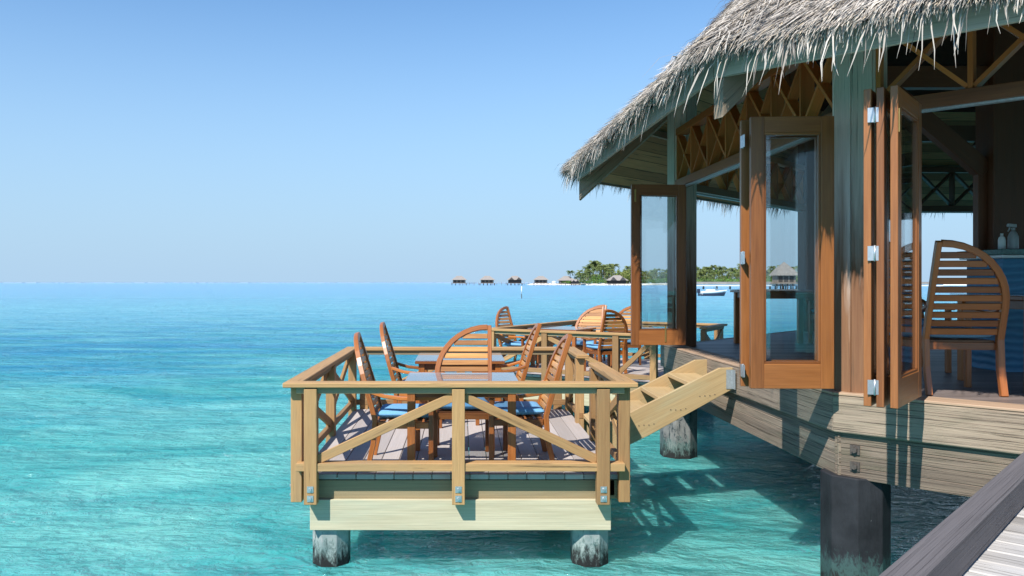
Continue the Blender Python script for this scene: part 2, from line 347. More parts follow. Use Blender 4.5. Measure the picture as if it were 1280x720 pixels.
# ------------------------------------------------------------------ sea and seabed
def water_mat():
    m=NT('sea_water'); m.n.remove(m.p); p=m.pos()
    sp=m.new('SeparateXYZ'); m.l.new(p,sp.inputs[0]); X,Y=sp.outputs[0],sp.outputs[1]
    big=m.noise(m.scalev(p,.035,.055),1,4,.6,.4); mid=m.noise(m.scalev(p,.10,.42),1,5,.65,.5)
    # depth zones of the lagoon: shallow sand, a deeper channel, then a far bank
    d=m.math('ADD',Y,m.math('MULTIPLY',X,-.30)); d=m.math('ADD',d,m.math('MULTIPLY',m.math('SUBTRACT',big,.5),26))
    deep=m.math('MULTIPLY',m.ramp(d,13,30),m.ramp(d,90,38)); deep=m.math('MULTIPLY',m.math('MULTIPLY',m.ramp(d,13,30),m.ramp(d,90,38)),.72)
    deep=m.math('MULTIPLY',deep,m.ramp(mid,.34,.60,.15,1))
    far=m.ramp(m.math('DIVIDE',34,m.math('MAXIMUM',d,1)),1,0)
    fo=m.ramp(m.noise(m.scalev(p,1.3,2.6,1,0,.2),1,6,.72,.4),.70,.73); fo=m.math('MULTIPLY',fo,m.ramp(Y,45,25))
    pat=m.noise(m.scalev(p,.22,.38),1,5,.62,.9)
    shallow=m.mix(m.ramp(pat,.36,.64),(.045,.42,.44),(.22,.68,.63))
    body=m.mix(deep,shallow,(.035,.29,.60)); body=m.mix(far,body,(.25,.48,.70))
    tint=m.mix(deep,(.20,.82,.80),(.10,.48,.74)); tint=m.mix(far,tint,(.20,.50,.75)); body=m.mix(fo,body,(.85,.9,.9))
    # ripples
    w1=m.noise(m.scalev(p,1.5,2.2,1,0,.35),1,3,.5,.6)
    w2=m.noise(m.scalev(p,4.5,7.0,1,0,-.25),1,4,.6,.9)
    w3=m.noise(m.scalev(p,.25,.6,1,0,.2),1,7,.6,.4)
    h=m.math('ADD',m.math('MULTIPLY',w1,.150),m.math('ADD',m.math('MULTIPLY',w2,.060),m.math('MULTIPLY',w3,.42)))
    nb=m.new('Bump'); nb.inputs['Strength'].default_value=1; nb.inputs['Distance'].default_value=2.5; m.l.new(h,nb.inputs['Height'])
    N=nb.outputs[0]
    tr=m.new('BsdfTransparent'); m.l.new(tint,tr.inputs[0])
    df=m.new('BsdfDiffuse'); m.l.new(body,df.inputs[0]); m.l.new(N,df.inputs['Normal'])
    a=m.new('MixShader'); tl=m.new('BsdfTranslucent'); m.l.new(body,tl.inputs[0]); m.l.new(N,tl.inputs['Normal'])
    ss=m.new('SubsurfaceScattering'); ss.falloff='BURLEY'; m.l.new(body,ss.inputs['Color']); ss.inputs['Scale'].default_value=2.2; ss.inputs['Radius'].default_value=(.25,.8,.8); m.l.new(N,ss.inputs['Normal'])
    d1=m.new('MixShader'); d1.inputs[0].default_value=.55; m.l.new(df.outputs[0],d1.inputs[1]); m.l.new(ss.outputs[0],d1.inputs[2])
    dd=m.new('MixShader'); dd.inputs[0].default_value=.08; m.l.new(d1.outputs[0],dd.inputs[1]); m.l.new(tl.outputs[0],dd.inputs[2])
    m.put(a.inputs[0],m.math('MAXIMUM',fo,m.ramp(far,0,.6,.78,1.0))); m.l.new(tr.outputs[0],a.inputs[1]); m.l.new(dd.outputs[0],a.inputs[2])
    gl=m.new('BsdfGlossy'); m.put(gl.inputs['Roughness'],m.ramp(Y,8,160,.03,.35)); m.l.new(N,gl.inputs['Normal'])
    fr=m.new('Fresnel'); fr.inputs['IOR'].default_value=1.33; m.l.new(N,fr.inputs['Normal'])
    mx=m.new('MixShader'); m.put(mx.inputs[0],m.math('MULTIPLY',fr.outputs[0],.64)); m.l.new(a.outputs[0],mx.inputs[1]); m.l.new(gl.outputs[0],mx.inputs[2])
    m.l.new(mx.outputs[0],m.out.inputs['Surface']); return m.mat
def seabed_mat():
    m=NT('seabed_sand'); p=m.pos(); n=m.noise(m.scalev(p,.5,.6),1,5,.6,.8); n2=m.noise(p,2.4,4,.6,1.5)
    c=m.mix(m.ramp(n,.52,.70),(.72,.72,.62),(.20,.26,.22)); c=m.mix(m.ramp(n2,.35,.65,.0,.35),c,(.46,.48,.40))
    m.put(m.p.inputs['Base Color'],c); m.p.inputs['Roughness'].default_value=.95; return m.mat
def sheet(name,x0,x1,y0,y1,z,mat):
    b=MB(); xs=[x0,-4000,-600,-150,-40,-8,8,40,150,600,4000,x1]; ys=[y0,-20,4,12,30,80,200,600,2000,8000,y1]; n=len(xs)
    b.v=[(x,y,z) for y in ys for x in xs]
    for j in range(len(ys)-1):
        for i in range(n-1): b.face((j*n+i,j*n+i+1,j*n+n+i+1,j*n+n+i),((0,0),(1,0),(1,1),(0,1)),.5)
    return tag(b.build(name,mat),kind='structure')
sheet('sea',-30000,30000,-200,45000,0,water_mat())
sheet('seabed',-30000,30000,-210,45000,-1.3,seabed_mat())

# ------------------------------------------------------------------ octagonal pavilion
P1=V((3.06,6.6,0)); P2=V((2.93,11.8,0))
dirn=(P1-P2).normalized(); SIDE=(P1-P2).length
inw=V((-dirn.y,dirn.x,0)); inw=inw if inw.x>0 else -inw
C=(P1+P2)/2+inw*(SIDE/2*(1+math.sqrt(2)))
RO=(P1-C).length
ang0=math.atan2(P1.y-C.y,P1.x-C.x)
DECK=1.60
def octv(i,r,z): a=ang0-i*math.pi/4; return V((C.x+math.cos(a)*r,C.y+math.sin(a)*r,z))   # i=0 near column, 1 far-left, -1 near-right
pav=empty('thatched_pavilion',(C.x,C.y,0),'open octagonal timber pavilion with grey thatched roof and folding glass doors above the sea','pavilion')

# deck floor: boards running across
def clip_x(y,inset):
    pts=[octv(i,RO-inset,0) for i in range(8)]; xs=[]
    for i in range(8):
        a,b=pts[i],pts[(i+1)%8]
        if (a.y-y)*(b.y-y)<0: xs.append(a.x+(b.x-a.x)*(y-a.y)/(b.y-a.y))
    return (min(xs),max(xs)) if len(xs)>=2 else None
b=MB(); y=C.y-RO
while y<C.y+RO:
    q=clip_x(y+.07,.06)
    if q and q[1]-q[0]>.2: b.box(q[0],q[1],y+.004,y+.141,DECK-.04,DECK,0)
    y+=.145
b.build('deck',M['deck_in'],pav)
b=MB(); n=[tuple(octv(i,RO-.12,DECK-.10)) for i in range(8)]; b.prism(n,(0,0,.055)); b.build('subfloor',M['dark_wood'],pav)
for i in range(-2,4):
    e0,e1=octv(i,RO,0),octv(i+1,RO,0)
    nrm=((e0+e1)/2-V((C.x,C.y,0))).normalized()
    b=MB(); a0,a1=e0-nrm*.07,e1-nrm*.07
    b.beam(a0+V((0,0,DECK-.15)),a1+V((0,0,DECK-.15)),.14,.302,mat=0)
    b.build('rim_beam',M['grey_beam'],pav,bevel=.012)
    b=MB(); a0,a1=e0-nrm*.13,e1-nrm*.13
    dd=(a1-a0).normalized()
    for q in range(4):
        zt=DECK-.304-q*.093
        b.beam(a0+V((0,0,zt-.046)),a1+V((0,0,zt-.046)),.16,.0915)
    b.build('lower_beam',M['grey_beam'],pav,bevel=.004)
for i in range(8):
    c=octv(i,RO-.26,0)
    b=MB(); b.tube([(c.x,c.y,-1.6),(c.x,c.y,DECK-.66)],.268,8,smooth=False); b.build('pile',M['pile_black'] if i==0 else M['pile_grey'],pav,bevel=.008)
    c=octv(i,RO-.31,0)
    b=MB()
    for k in range(8):
        a=ang0+(k)*math.pi/4; rr=.185
        p=V((c.x+math.cos(a)*rr,c.y+math.sin(a)*rr,0)); t=V((-math.sin(a),math.cos(a),0))
        b.beam(p+V((0,0,DECK)),p+V((0,0,ZC+2.95)),.152,.03,up=(math.cos(a),math.sin(a),0))
    b.tube([(c.x,c.y,DECK),(c.x,c.y,ZC+2.94)],.178,8,smooth=False)
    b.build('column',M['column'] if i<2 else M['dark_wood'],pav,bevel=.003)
M['nosing_sunlit']=wood('nosing_sunlit',(.36,.235,.15),(.52,.37,.26),(.12,.08,.05),rough=.7,lo=1.2,cr=30,vary=.2,crack=.5)  # paler wood on the edge board paints in the sunlit strip of deck
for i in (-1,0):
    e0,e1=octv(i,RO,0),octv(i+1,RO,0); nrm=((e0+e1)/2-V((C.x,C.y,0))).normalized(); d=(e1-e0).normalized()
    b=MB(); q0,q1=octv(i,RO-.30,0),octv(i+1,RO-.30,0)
    b.prism([e0+V((0,0,DECK+.003)),e1+V((0,0,DECK+.003)),q1+V((0,0,DECK+.003)),q0+V((0,0,DECK+.003))],(0,0,.022),along=d); b.build('sunlit_edge_board',M['nosing_sunlit'],pav,bevel=.004)
# bolts on the corner beams
e0,e1=octv(0,RO,0),octv(-1,RO,0); fd=(e1-e0).normalized(); fn=((e0+e1)/2-V((C.x,C.y,0))).normalized()
for z in (1.165,1.03):
    p=e0+fd*.16+V((0,0,z)); q=p-fn*.05
    b=MB(); b.beam(q,q+fn*.012,.075,.075); b.tube([q+fn*.012,q+fn*.035],.024,6,smooth=False); b.build('bolt_plate',M['rust'],pav)

# lattice frieze and door header on every side
def lattice(i):
    e0,e1=octv(i,RO-.24,0),octv(i+1,RO-.24,0)
    d=(e1-e0).normalized(); nrm=((e0+e1)/2-V((C.x,C.y,0))).normalized()
    s0,s1=e0+d*.19,e1-d*.19; L=(s1-s0).length; nb=7; st=L/nb
    z0,z1=ZC+1.47,ZC+2.12; b=MB()
    dep=.13; th=.034
    b.beam(s0+V((0,0,z1+.04)),s1+V((0,0,z1+.04)),dep+.02,.09)
    for k in range(nb+1):
        p=s0+d*(k*st); p=s0+d*max(.02,min(L-.02,k*st))
        b.beam(p+V((0,0,z0)),p+V((0,0,z1)),th,dep,up=nrm)
    for k in range(nb):
        a,c=s0+d*(k*st+.02),s0+d*((k+1)*st-.02)
        for (za,zb,of) in ((z0+.02,z1-.02,.004),(z1-.02,z0+.02,-.004)):
            up=nrm
            pa,pc=a+V((0,0,za))+nrm*of,c+V((0,0,zb))+nrm*of
            b.beam(pa,pc,th,dep-.03,up=nrm)
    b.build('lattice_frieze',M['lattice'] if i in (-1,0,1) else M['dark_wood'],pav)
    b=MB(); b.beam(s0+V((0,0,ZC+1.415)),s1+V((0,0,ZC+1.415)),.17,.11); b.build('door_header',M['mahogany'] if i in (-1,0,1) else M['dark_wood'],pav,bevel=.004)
    b=MB(); b.beam(s0+V((0,0,ZC+1.350))+nrm*.03,s1+V((0,0,ZC+1.350))+nrm*.03,.05,.018); b.build('door_track',M['galv'],pav)
for i in range(-2,6): lattice(i)

# roof: base, soffit, ceiling, hip rafters, eave boards
PROF=[(8.19,1.70),(8.08,1.83),(7.4,2.33),(6.7,2.95),(5.5,4.22),(4.0,5.95),(2.0,8.3),(.02,10.6)]
SOF=[(8.0,1.59),(6.5,2.88),(4.0,5.4),(.02,9.6)]
def shell(prof,name,mat,close=None,seg=1):
    b=MB()
    for r,z in prof:
        for i in range(8): b.v.append(tuple(octv(i,r,ZC+z)))
    for k in range(len(prof)-1):
        for i in range(8):
            j=(i+1)%8
            b.face((k*8+i,k*8+j,k*8+8+j,k*8+8+i),((0,k),(1,k),(1,k+1),(0,k+1)),.5)
    return b.build(name,mat,pav)
shell(PROF,'roof_base',M['thatch_base'])
b=MB()
rr=8.0
while rr>4.2:                                # planked soffit, boards running round the eave
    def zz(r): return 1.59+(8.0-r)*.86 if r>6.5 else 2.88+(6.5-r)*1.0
    w=.135
    for i in range(8):
        a0,a1=octv(i,rr,ZC+zz(rr)),octv(i+1,rr,ZC+zz(rr)); c0,c1=octv(i,rr-w,ZC+zz(rr-w)),octv(i+1,rr-w,ZC+zz(rr-w))
        b_=len(b.v); r=rng.random(); L=(a1-a0).length
        b.v.extend([tuple(a0),tuple(a1),tuple(c1),tuple(c0)]); ou,ov=r*53,r*17
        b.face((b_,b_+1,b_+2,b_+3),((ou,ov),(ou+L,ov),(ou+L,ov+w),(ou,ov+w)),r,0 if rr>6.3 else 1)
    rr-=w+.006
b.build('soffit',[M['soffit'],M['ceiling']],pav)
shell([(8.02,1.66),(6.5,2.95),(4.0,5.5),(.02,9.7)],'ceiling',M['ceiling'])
for i in range(8):
    b=MB(); q=(C-octv(i,8,0)); q.z=0; q.normalize(); sdv=q.cross(V((0,0,1)))*.05
    b.prism([octv(i,8.0,ZC+1.25)-sdv,octv(i,8.0,ZC+1.545)-sdv,octv(i,4.6,ZC+1.545+3.4*.87)-sdv,octv(i,4.6,ZC+1.25+3.4*.87)-sdv],sdv*2,along=q+V((0,0,.87))); b.build('hip_rafter',M['rafter'],pav,bevel=.005)
    e0,e1=octv(i,8.03,0),octv(i+1,8.03,0)
    b=MB(); b.beam(e0+V((0,0,ZC+1.635)),e1+V((0,0,ZC+1.635)),.035,.16); b.build('eave_board',M['eave_board'],pav,bevel=.003)
    # rafter feet between corners
    b=MB()
    for t in (.2,.4,.6,.8):
        p0=e0.lerp(e1,t); q0=octv(i,4.6,0).lerp(octv(i+1,4.6,0),t)
        p=p0.lerp(q0,.02)
    q0,q1=octv(i,7.1,ZC+2.28),octv(i+1,7.1,ZC+2.28)
    b.beam(q0,q1,.07,.10); b.build('purlin',M['rafter'],pav)
# thatch leaves
def thatch(i,rmin,rmax,per_m2,fringe,fl=1.0,lw=(.006,.014),ll=(.22,.5),bias=1.0):
    b=MB()
    def surf(r,s):
        for k in range(len(PROF)-1):
            (ra,za),(rb,zb)=PROF[k],PROF[k+1]
            if ra>=r>=rb: z=za+(zb-za)*(ra-r)/(ra-rb); break
        else: z=PROF[0][1]-(r-PROF[0][0])*.9
        return octv(i,r,ZC+z).lerp(octv(i+1,r,ZC+z),s)
    e0,e1=octv(i,8.16,0),octv(i+1,8.16,0); nrm=((e0+e1)/2-V((C.x,C.y,0))).normalized(); tang=(e1-e0).normalized()
    area=0
    N=int((rmax-rmin)*6.0*1.35*per_m2)
    for q in range(N):
        r=rmin+(rmax-rmin)*math.sqrt(rng.random()) if rmin<3 else rmin+(rmax-rmin)*rng.random()**bias
        s=rng.random()*1.02-.01
        p=surf(r,s); pd=surf(min(r+.05,8.3),s); dn=(pd-p).normalized(); up=tang.cross(dn); up=up if up.z>0 else -up
        a=rng.gauss(0,.15); L=min(rng.uniform(*ll),(8.24-r)/.75+.05); dv=(dn*math.cos(a)+tang*math.sin(a)); sv=(tang*math.cos(a)-dn*math.sin(a))
        tw=rng.gauss(0,.5); sv=(sv*math.cos(tw)+up*math.sin(tw))
        lift=rng.uniform(.005,.06); w=rng.uniform(*lw); k=rng.uniform(-.03,.06)
        pts=[p+up*.012,p+dv*L*.5+up*(lift*.7+.02),p+dv*L+up*(lift+k)]
        b.ribbon(pts,(w,w*.85,w*.15),sv)
    Lm=(e1-e0).length
    for q in range(int(fringe*Lm)):
        s=rng.random(); r=8.19-rng.random()**1.6*.25
        p=surf(r,s); pd=surf(r+.05,s); dn=(pd-p).normalized(); up=tang.cross(dn); up=up if up.z>0 else -up
        a=rng.gauss(0,.28); strag=rng.random()<.035
        L=fl*rng.uniform(.05,.16)*(1.0+.6*math.sin(s*41)*math.sin(s*17+2)) if not strag else rng.uniform(.25,.48)
        dv=dn*math.cos(a)+tang*math.sin(a); dr=rng.uniform(.5,1.3) if not strag else rng.uniform(.6,1.6); dv=(dv+V((0,0,-dr*.35))).normalized()
        d2=(dv+V((0,0,-dr))+tang*rng.gauss(0,.12)).normalized(); d3=(d2+V((0,0,-dr*.6))+tang*rng.gauss(0,.25)).normalized()
        w=rng.uniform(*lw); p=p+up*rng.uniform(-.06,.05)
        tw=rng.gauss(0,.6); sv=tang*math.cos(tw)+up*math.sin(tw)
        b.ribbon([p,p+dv*L*.4,p+dv*L*.4+d2*L*.35,p+dv*L*.4+d2*L*.35+d3*L*.3],(w,w,w*.7,w*.1),sv)
    return b
for i,a in ((0,(5.0,8.17,900,460)),(-1,(6.0,8.17,1700,900)),(1,(7.2,8.17,150,380,1.8)),(2,(7.8,8.17,100,350,2.0)),(3,(7.8,8.17,100,350,2.2)),(4,(7.9,8.17,60,250,2.0)),(-2,(7.6,8.17,100,160)),(-3,(7.9,8.17,60,100))):
    thatch(i,*a).build('thatch',M['thatch'],pav)
# leaves folded over the hip next to the silhouette
b=MB()
for i in (0,1):
    for q in range(2600):
        t=rng.random(); r=4.8+3.36*t
        for k in range(len(PROF)-1):
            (ra,za),(rb,zb)=PROF[k],PROF[k+1]
            if ra>=r>=rb: z=za+(zb-za)*(ra-r)/(ra-rb); break
        else: z=PROF[0][1]
        p=octv(i,r,ZC+z); pd=octv(i,r+.1,ZC+z-.1); dn=(pd-p).normalized(); out=(V((p.x-C.x,p.y-C.y,0))).normalized(); tang=out.cross(V((0,0,1)))
        p=p+tang*rng.gauss(0,.16)+V((0,0,-.02)); a=rng.gauss(0,.28); L=min(rng.uniform(.2,.42),(8.26-r)/.75+.06); dv=dn*math.cos(a)+tang*math.sin(a); w=rng.uniform(.009,.018)
        upv=V((0,0,1)); lf=rng.uniform(.0,.07)
        b.ribbon([p,p+dv*L*.5+upv*(lf+.02),p+dv*L+upv*lf*.6],(w,w*.85,w*.1),tang*math.cos(a)-dn*math.sin(a))
b.build('hip_thatch',M['thatch'],pav)

# folding doors
def door(p0,p1,hinges=(),bolts=(),label=None,zb=DECK+.075,zt=ZC+1.335,th=.048,flip=1):
    """leaf standing between plan points p0 and p1"""
    p0=V((*p0,0)); p1=V((*p1,0)); d=(p1-p0).normalized(); L=(p1-p0).length; nrm=V((d.y,-d.x,0))*flip
    b=MB(); st=.105
    Z=lambda z:V((0,0,z))
    b.beam(p0+d*st/2+Z(zb),p0+d*st/2+Z(zt),st,th,up=nrm); b.beam(p1-d*st/2+Z(zb),p1-d*st/2+Z(zt),st,th,up=nrm)
    b.beam(p0+d*st+Z(zt-.065),p1-d*st+Z(zt-.065),th-.002,.13); b.beam(p0+d*st+Z(zb+.10),p1-d*st+Z(zb+.10),th-.002,.20)
    for z,hh in ((zt-.139,.018),(zb+.209,.018)): b.beam(p0+d*st+Z(z),p1-d*st+Z(z),th-.012,hh)
    for e in (p0+d*(st+.009),p1-d*(st+.009)): b.beam(e+Z(zb+.218),e+Z(zt-.148),.018,th-.012,up=nrm)
    o=b.build('door',M['mahogany'],pav,bevel=.003)
    if label: o['label']=label
    g=MB(); g.beam(p0+d*(st+.012)+Z((zb+zt)/2+.035),p1-d*(st+.012)+Z((zb+zt)/2+.035),.006,zt-zb-.36); g.build('glass',M['glass'],o)
    for (pos,z) in hinges:                    # pos: point on the leaf edge, plate facing nrm side
        hb=MB(); q=p0+d*pos[0]+nrm*pos[1]+Z(z); ax=V(pos[2]); up=V((0,0,1))
        nn=ax.cross(up)
        for sgn in (-1,1): hb.beam(q+ax*(sgn*.024)-nn*.003,q+ax*(sgn*.024)+nn*.003,.040,.10,up=up)
        hb.tube([q+Z(-.055)+nn*.004,q+Z(.055)+nn*.004],.007,8); hb.build('hinge',M['steel'],o)
    for (t,z,hh) in bolts:
        bb=MB(); q=p0+d*t+nrm*(th/2+.002)+Z(z); bb.beam(q+Z(-hh/2),q+Z(hh/2),.022,.008,up=nrm); bb.build('flush_bolt',M['brass'],o)
    return o
HZ=(ZC+1.15,ZC+.20,ZC-.72)
# pair folded at the near column, standing out over the water
door((2.33,6.46),(2.99,6.44),label='sunlit folding door leaf facing the walkway')
door((2.30,6.60),(3.02,6.55),hinges=[((-.002,.072,(0,1,0)),z) for z in HZ])
# pair folded at the far column
door((2.31,10.9),(3.06,10.95),bolts=((.05,ZC+1.18,.17),(.47,ZC-.70,.22)))
door((2.36,11.02),(3.12,11.14))
# stack folded against the front side
off=V((-.707,.707,0))
f0=V((2.93,5.42,0)); f1=f0+V((.618,.786,0))*.78
dd=(f1-f0).normalized()
for k,(s,ln) in enumerate(((0.0,.78),(.085,.78),(.165,.78))):
    p=f0+V((-s*.786,s*.618,0)); q=p+(V((.645,.764,0)) if k==0 else dd)*ln
    hg=[((-.002,.03,(dd.y,-dd.x,0)),z) for z in HZ] if k==1 else ()
    if k==1: hg=[((-.004,-.033,(.93,-.36,0)),z) for z in HZ]
    door((p.x,p.y),(q.x,q.y),hinges=hg,bolts=((.03,ZC+1.10,.16),) if k==0 else ())

# interior: inner posts with braces, bar with its things
for (x,y) in ((6.06,9.0),(12.3,9.2),(9.3,12.4)):
    b=MB(); b.box(x-.18,x+.18,y-.16,y+.16,DECK,ZC+3.6,2)
    b.box(x-.28,x-.18,y-.05,y+.05,DECK,ZC+1.4,2)
    for s in (-1,1): b.beam((x+s*.18,y,ZC+1.25),(x+s*1.3,y,ZC+2.2),.12,.20)
    b.beam((x-2.4,y,ZC+2.3),(x+2.4,y,ZC+2.3),.14,.24)
    b.build('inner_post',M['dark_wood'],pav,bevel=.006)
bar=empty('bar_counter',(6.9,8.55,DECK),'blue fronted bar counter with white edge and dark green top inside the pavilion','bar counter')
b=MB(); b.box(5.62,9.4,8.3,8.9,DECK,ZC+.25,0); b.build('front_panel',M['bar_front'],bar)
b=MB(); b.box(5.57,9.45,8.24,8.96,ZC+.252,ZC+.285,0); b.build('edge_strip',M['white'],bar,bevel=.006)
b=MB(); b.box(5.55,9.47,8.22,8.98,ZC+.287,ZC+.345,0); b.build('countertop',M['bar_top'],bar,bevel=.006)
sb=empty('spray_bottle',(5.86,8.5,ZC+.345),'grey spray bottle standing on the bar counter beside the dark post','spray bottle')
b=MB(); x,y,z=5.86,8.5,ZC+.345
b.tube([(x,y,z),(x,y,z+.02),(x,y,z+.14),(x,y,z+.18),(x,y,z+.21)],[.046,.05,.05,.035,.016],14); b.build('bottle_body',M['bottle'],sb)
b=MB(); b.tube([(x,y,z+.211),(x,y,z+.235)],.02,10); b.beam((x+.03,y,z+.255),(x-.06,y,z+.262),.03,.036); b.beam((x-.035,y,z+.24),(x-.055,y,z+.195),.014,.012); b.build('spray_head',M['bottle'],sb,bevel=.003)
b=MB(); x=5.74; b.tube([(x,y,z),(x,y,z+.10),(x,y,z+.13),(x,y,z+.15)],[.035,.036,.03,.012],12); b.tube([(x,y,z+.151),(x,y,z+.175)],[.014,.014],8)
tag(b.build('soap_dispenser',M['white']),'small white dispenser bottle on the bar counter','bottle')

# ------------------------------------------------------------------ walkway
wd=V((.689,.7247,0)); wr=V((.7247,-.689,0)); K0=V((1.12,2.18,0))
walk=empty('walkway',(2.5,2.0,0),None,None,None,'structure')
b=MB(); t=-5.5
while t<4.53-.14:
    p=K0+wd*(t+.0675); b.beam(p+wr*-.02+V((0,0,DECK-.026)),p+wr*2.4+V((0,0,DECK-.026)),.132,.045); t+=.140
b.build('boards',M['walk'],walk,bevel=.006)
b=MB(); p=K0+wr*.048; b.beam(p-wd*5.5+V((0,0,DECK+.062)),p+wd*4.52+V((0,0,DECK+.062)),.096,.125); b.build('kerb_rail',M['kerb'],walk,bevel=.008)
b=MB()
for o in (.12,1.2,2.3):
    p=K0+wr*o; b.beam(p-wd*5.5+V((0,0,DECK-.16)),p+wd*4.38+V((0,0,DECK-.16)),.09,.22)
b.build('joist',M['grey_beam'],walk)

# ------------------------------------------------------------------ timber steps
DK=.83
steps=empty('wooden_steps',(2.2,9.3,DK),'short flight of new pale timber steps from the near dining deck up to the pavilion','steps')
for y in (8.80,9.72):
    b=MB(); sl=.4826
    def zt(x): return 1.085+(x-1.80)*sl
    pl=[(1.46,y,zt(1.46)-.02),(2.84,y,zt(2.84)),(2.985,y,zt(2.85)),(2.985,y,zt(2.985)-.30),(2.05,y,zt(2.05)-.365),(1.46,y,zt(1.46)-.365)]
    b.prism(pl,(0,.05,0),along=(.9,0,.434)); b.build('stringer',M['pine_pale'],steps,bevel=.004)
for k,(x,z) in enumerate(((1.47,.94),(1.82,1.10),(2.17,1.265),(2.50,1.43))):
    b=MB(); b.box(x,x+.34,8.852,9.718,z-.045,z,1); b.build('tread',M['pine_pale'],steps,bevel=.004)
b=MB()
for x in (1.95,2.30,2.62):
    for k in range(4):
        p=V((x+k*.055,8.799,zt(x)-.20+k*.004+rng.uniform(-.006,.006))); b.tube([p,p-V((0,.004,0))],.006,6,smooth=False)
b.build('screw_heads',M['rust'],steps)
b=MB(); b.box(2.91,2.985,8.792,8.799,1.36,1.57,2); b.box(2.979,2.985,8.72,8.791,1.36,1.57,2); b.build('bracket',M['galv'],steps)

# ------------------------------------------------------------------ dining deck with railings
RT=1.66
def deck_platform(name,label,origin,ang,W,D,openings,pile_mat='pile_white',front_posts=None):
    """local frame: x 0..W along the near edge, y 0..D away; railing on all four sides with openings"""
    root=empty(name,(0,0,0),label,'deck')
    ux=V((math.cos(ang),math.sin(ang),0)); uy=V((-math.sin(ang),math.cos(ang),0)); O=V((origin[0],origin[1],0))
    G=lambda x,y,z: O+ux*x+uy*y+V((0,0,z))
    b=MB(); nb=int(W/.163); st=W/nb
    for k in range(nb): b.beam(G((k+.5)*st,.055,DK-.022),G((k+.5)*st,D,DK-.022),st-.007,.044)
    b.build('deck_boards',M['composite'],root,bevel=.003)
    def put(nm,mat,p0,p1,w,h,up=(0,0,1),bev=.004,parent=root,r=None):
        q=MB(); q.beam(p0,p1,w,h,up=up,r=r); return q.build(nm,M[mat],parent,bevel=bev)
    # rim joists and lower bearers
    put('rim_joist','pine_fascia',G(.0,.10,.692),G(W,.10,.692),.05,.164); put('rim_joist','pine_fascia',G(.0,D-.045,.705),G(W,D-.045,.705),.05,.138)
    put('rim_joist','pine_fascia',G(.085,.075,.705),G(.085,D-.075,.705),.05,.138); put('rim_joist','pine_fascia',G(W-.085,.075,.705),G(W-.085,D-.075,.705),.05,.138)
    q=MB()
    for k in range(1,7): q.beam(G(W*k/7,.13,.71),G(W*k/7,D-.08,.71),.045,.12)
    q.build('joist',M['pine_fascia'],root)
    for y in (.085,D*.5,D-.06): put('bearer','pine_green',G(.10,y,.475),G(W-.10,y,.475),.10,.27)
    for x in (.26,W-.26):
        for y in (.24,D-.30):
            c=G(x,y,0); q=MB(); q.tube([(c.x,c.y,-1.6),(c.x,c.y,.335)],.175,8,smooth=False); q.build('pile',M[pile_mat],root,bevel=.006)
    # railing
    def post(x,y,nx,ny,bolts=True):
        nv=ux*nx+uy*ny
        p=G(x,y,0)+nv*(.05 if ny else .01); o=put('post','pine',p+V((0,0,.60)),p+V((0,0,RT-.055)),.112,.098,up=nv)
        if bolts:
            for z in (.735,.655):
                q=MB(); c=p+nv*.048+V((0,0,z)); q.beam(c,c+nv*.006,.055,.055); q.tube([c+nv*.006,c+nv*.02],.013,6,smooth=False); q.build('bolt_plate',M['steel'],o)
    def run(a,c,nx,ny,posts,brace,inset=.0):
        """rail from local a to c, outward normal (nx,ny); posts: fractions; brace: 'V' or 'X'"""
        nv=ux*nx+uy*ny; pa,pc=G(*a,0),G(*c,0); d=(pc-pa).normalized(); L=(pc-pa).length
        for t in posts:
            q=V(a).lerp(V(c),t); post(q.x,q.y,nx,ny)
        put('sub_rail','pine_fascia',pa+nv*.03+V((0,0,RT-.072)),pc+nv*.03+V((0,0,RT-.072)),.075,.055)
        put('bottom_rail','pine',pa+nv*.022+V((0,0,DK+.092)),pc+nv*.022+V((0,0,DK+.092)),.13 if ny<0 else .05,.07)
        for k in range(len(posts)-1):
            t0,t1=posts[k],posts[k+1]; s0=pa.lerp(pc,t0)+d*.05; s1=pa.lerp(pc,t1)-d*.05
            zl,zh=DK+.15,RT-.13
            if brace=='V':
                q0,q1=(s0,s1) if k%2==0 else (s1,s0)
                put('brace','pine',q0+nv*.03+V((0,0,zl)),q1+nv*.03+V((0,0,zh)),.04,.08)
            else:
                put('brace','pine',s0+nv*.052+V((0,0,zl)),s1+nv*.052+V((0,0,zh)),.035,.085)
                put('brace','pine',s0+nv*.010+V((0,0,zh)),s1+nv*.010+V((0,0,zl)),.035,.085)
    def cap(a,c,nx,ny,e0,e1):
        nv=ux*nx+uy*ny; pa,pc=G(*a,0),G(*c,0); d=(pc-pa).normalized()
        put('cap_rail','pine',pa+nv*.035-d*e0+V((0,0,RT-.022)),pc+nv*.035+d*e1+V((0,0,RT-.022)),.15,.044,bev=.006,r=rng.uniform(.75,1))
    for (a,c,nx,ny,posts,brace,e0,e1) in openings:
        run(a,c,nx,ny,posts,brace); cap(a,c,nx,ny,e0,e1)
    return root,G
W1,D1=2.86,3.70
pl1=[((0,0),(W1,0),0,-1,(.045,.494,.934),'V',.11,.11),
     ((0,D1),(W1,D1),0,1,(.045,.5,.955),'V',.11,.11),
     ((0,.042),(0,D1-.042),-1,0,(.0,.5,.985),'X',0,0),
     ((W1,.042),(W1,1.62),1,0,(.0,.97),'X',0,.06),
     ((W1,2.62),(W1,D1-.042),1,0,(.06,.96),'X',.06,0)]
near_deck,G1=deck_platform('dining_deck','nearest railed timber dining deck on pale piles holding two tables above the water',(-1.44,7.03),0,W1,D1,pl1)
W2,D2=3.25,4.0
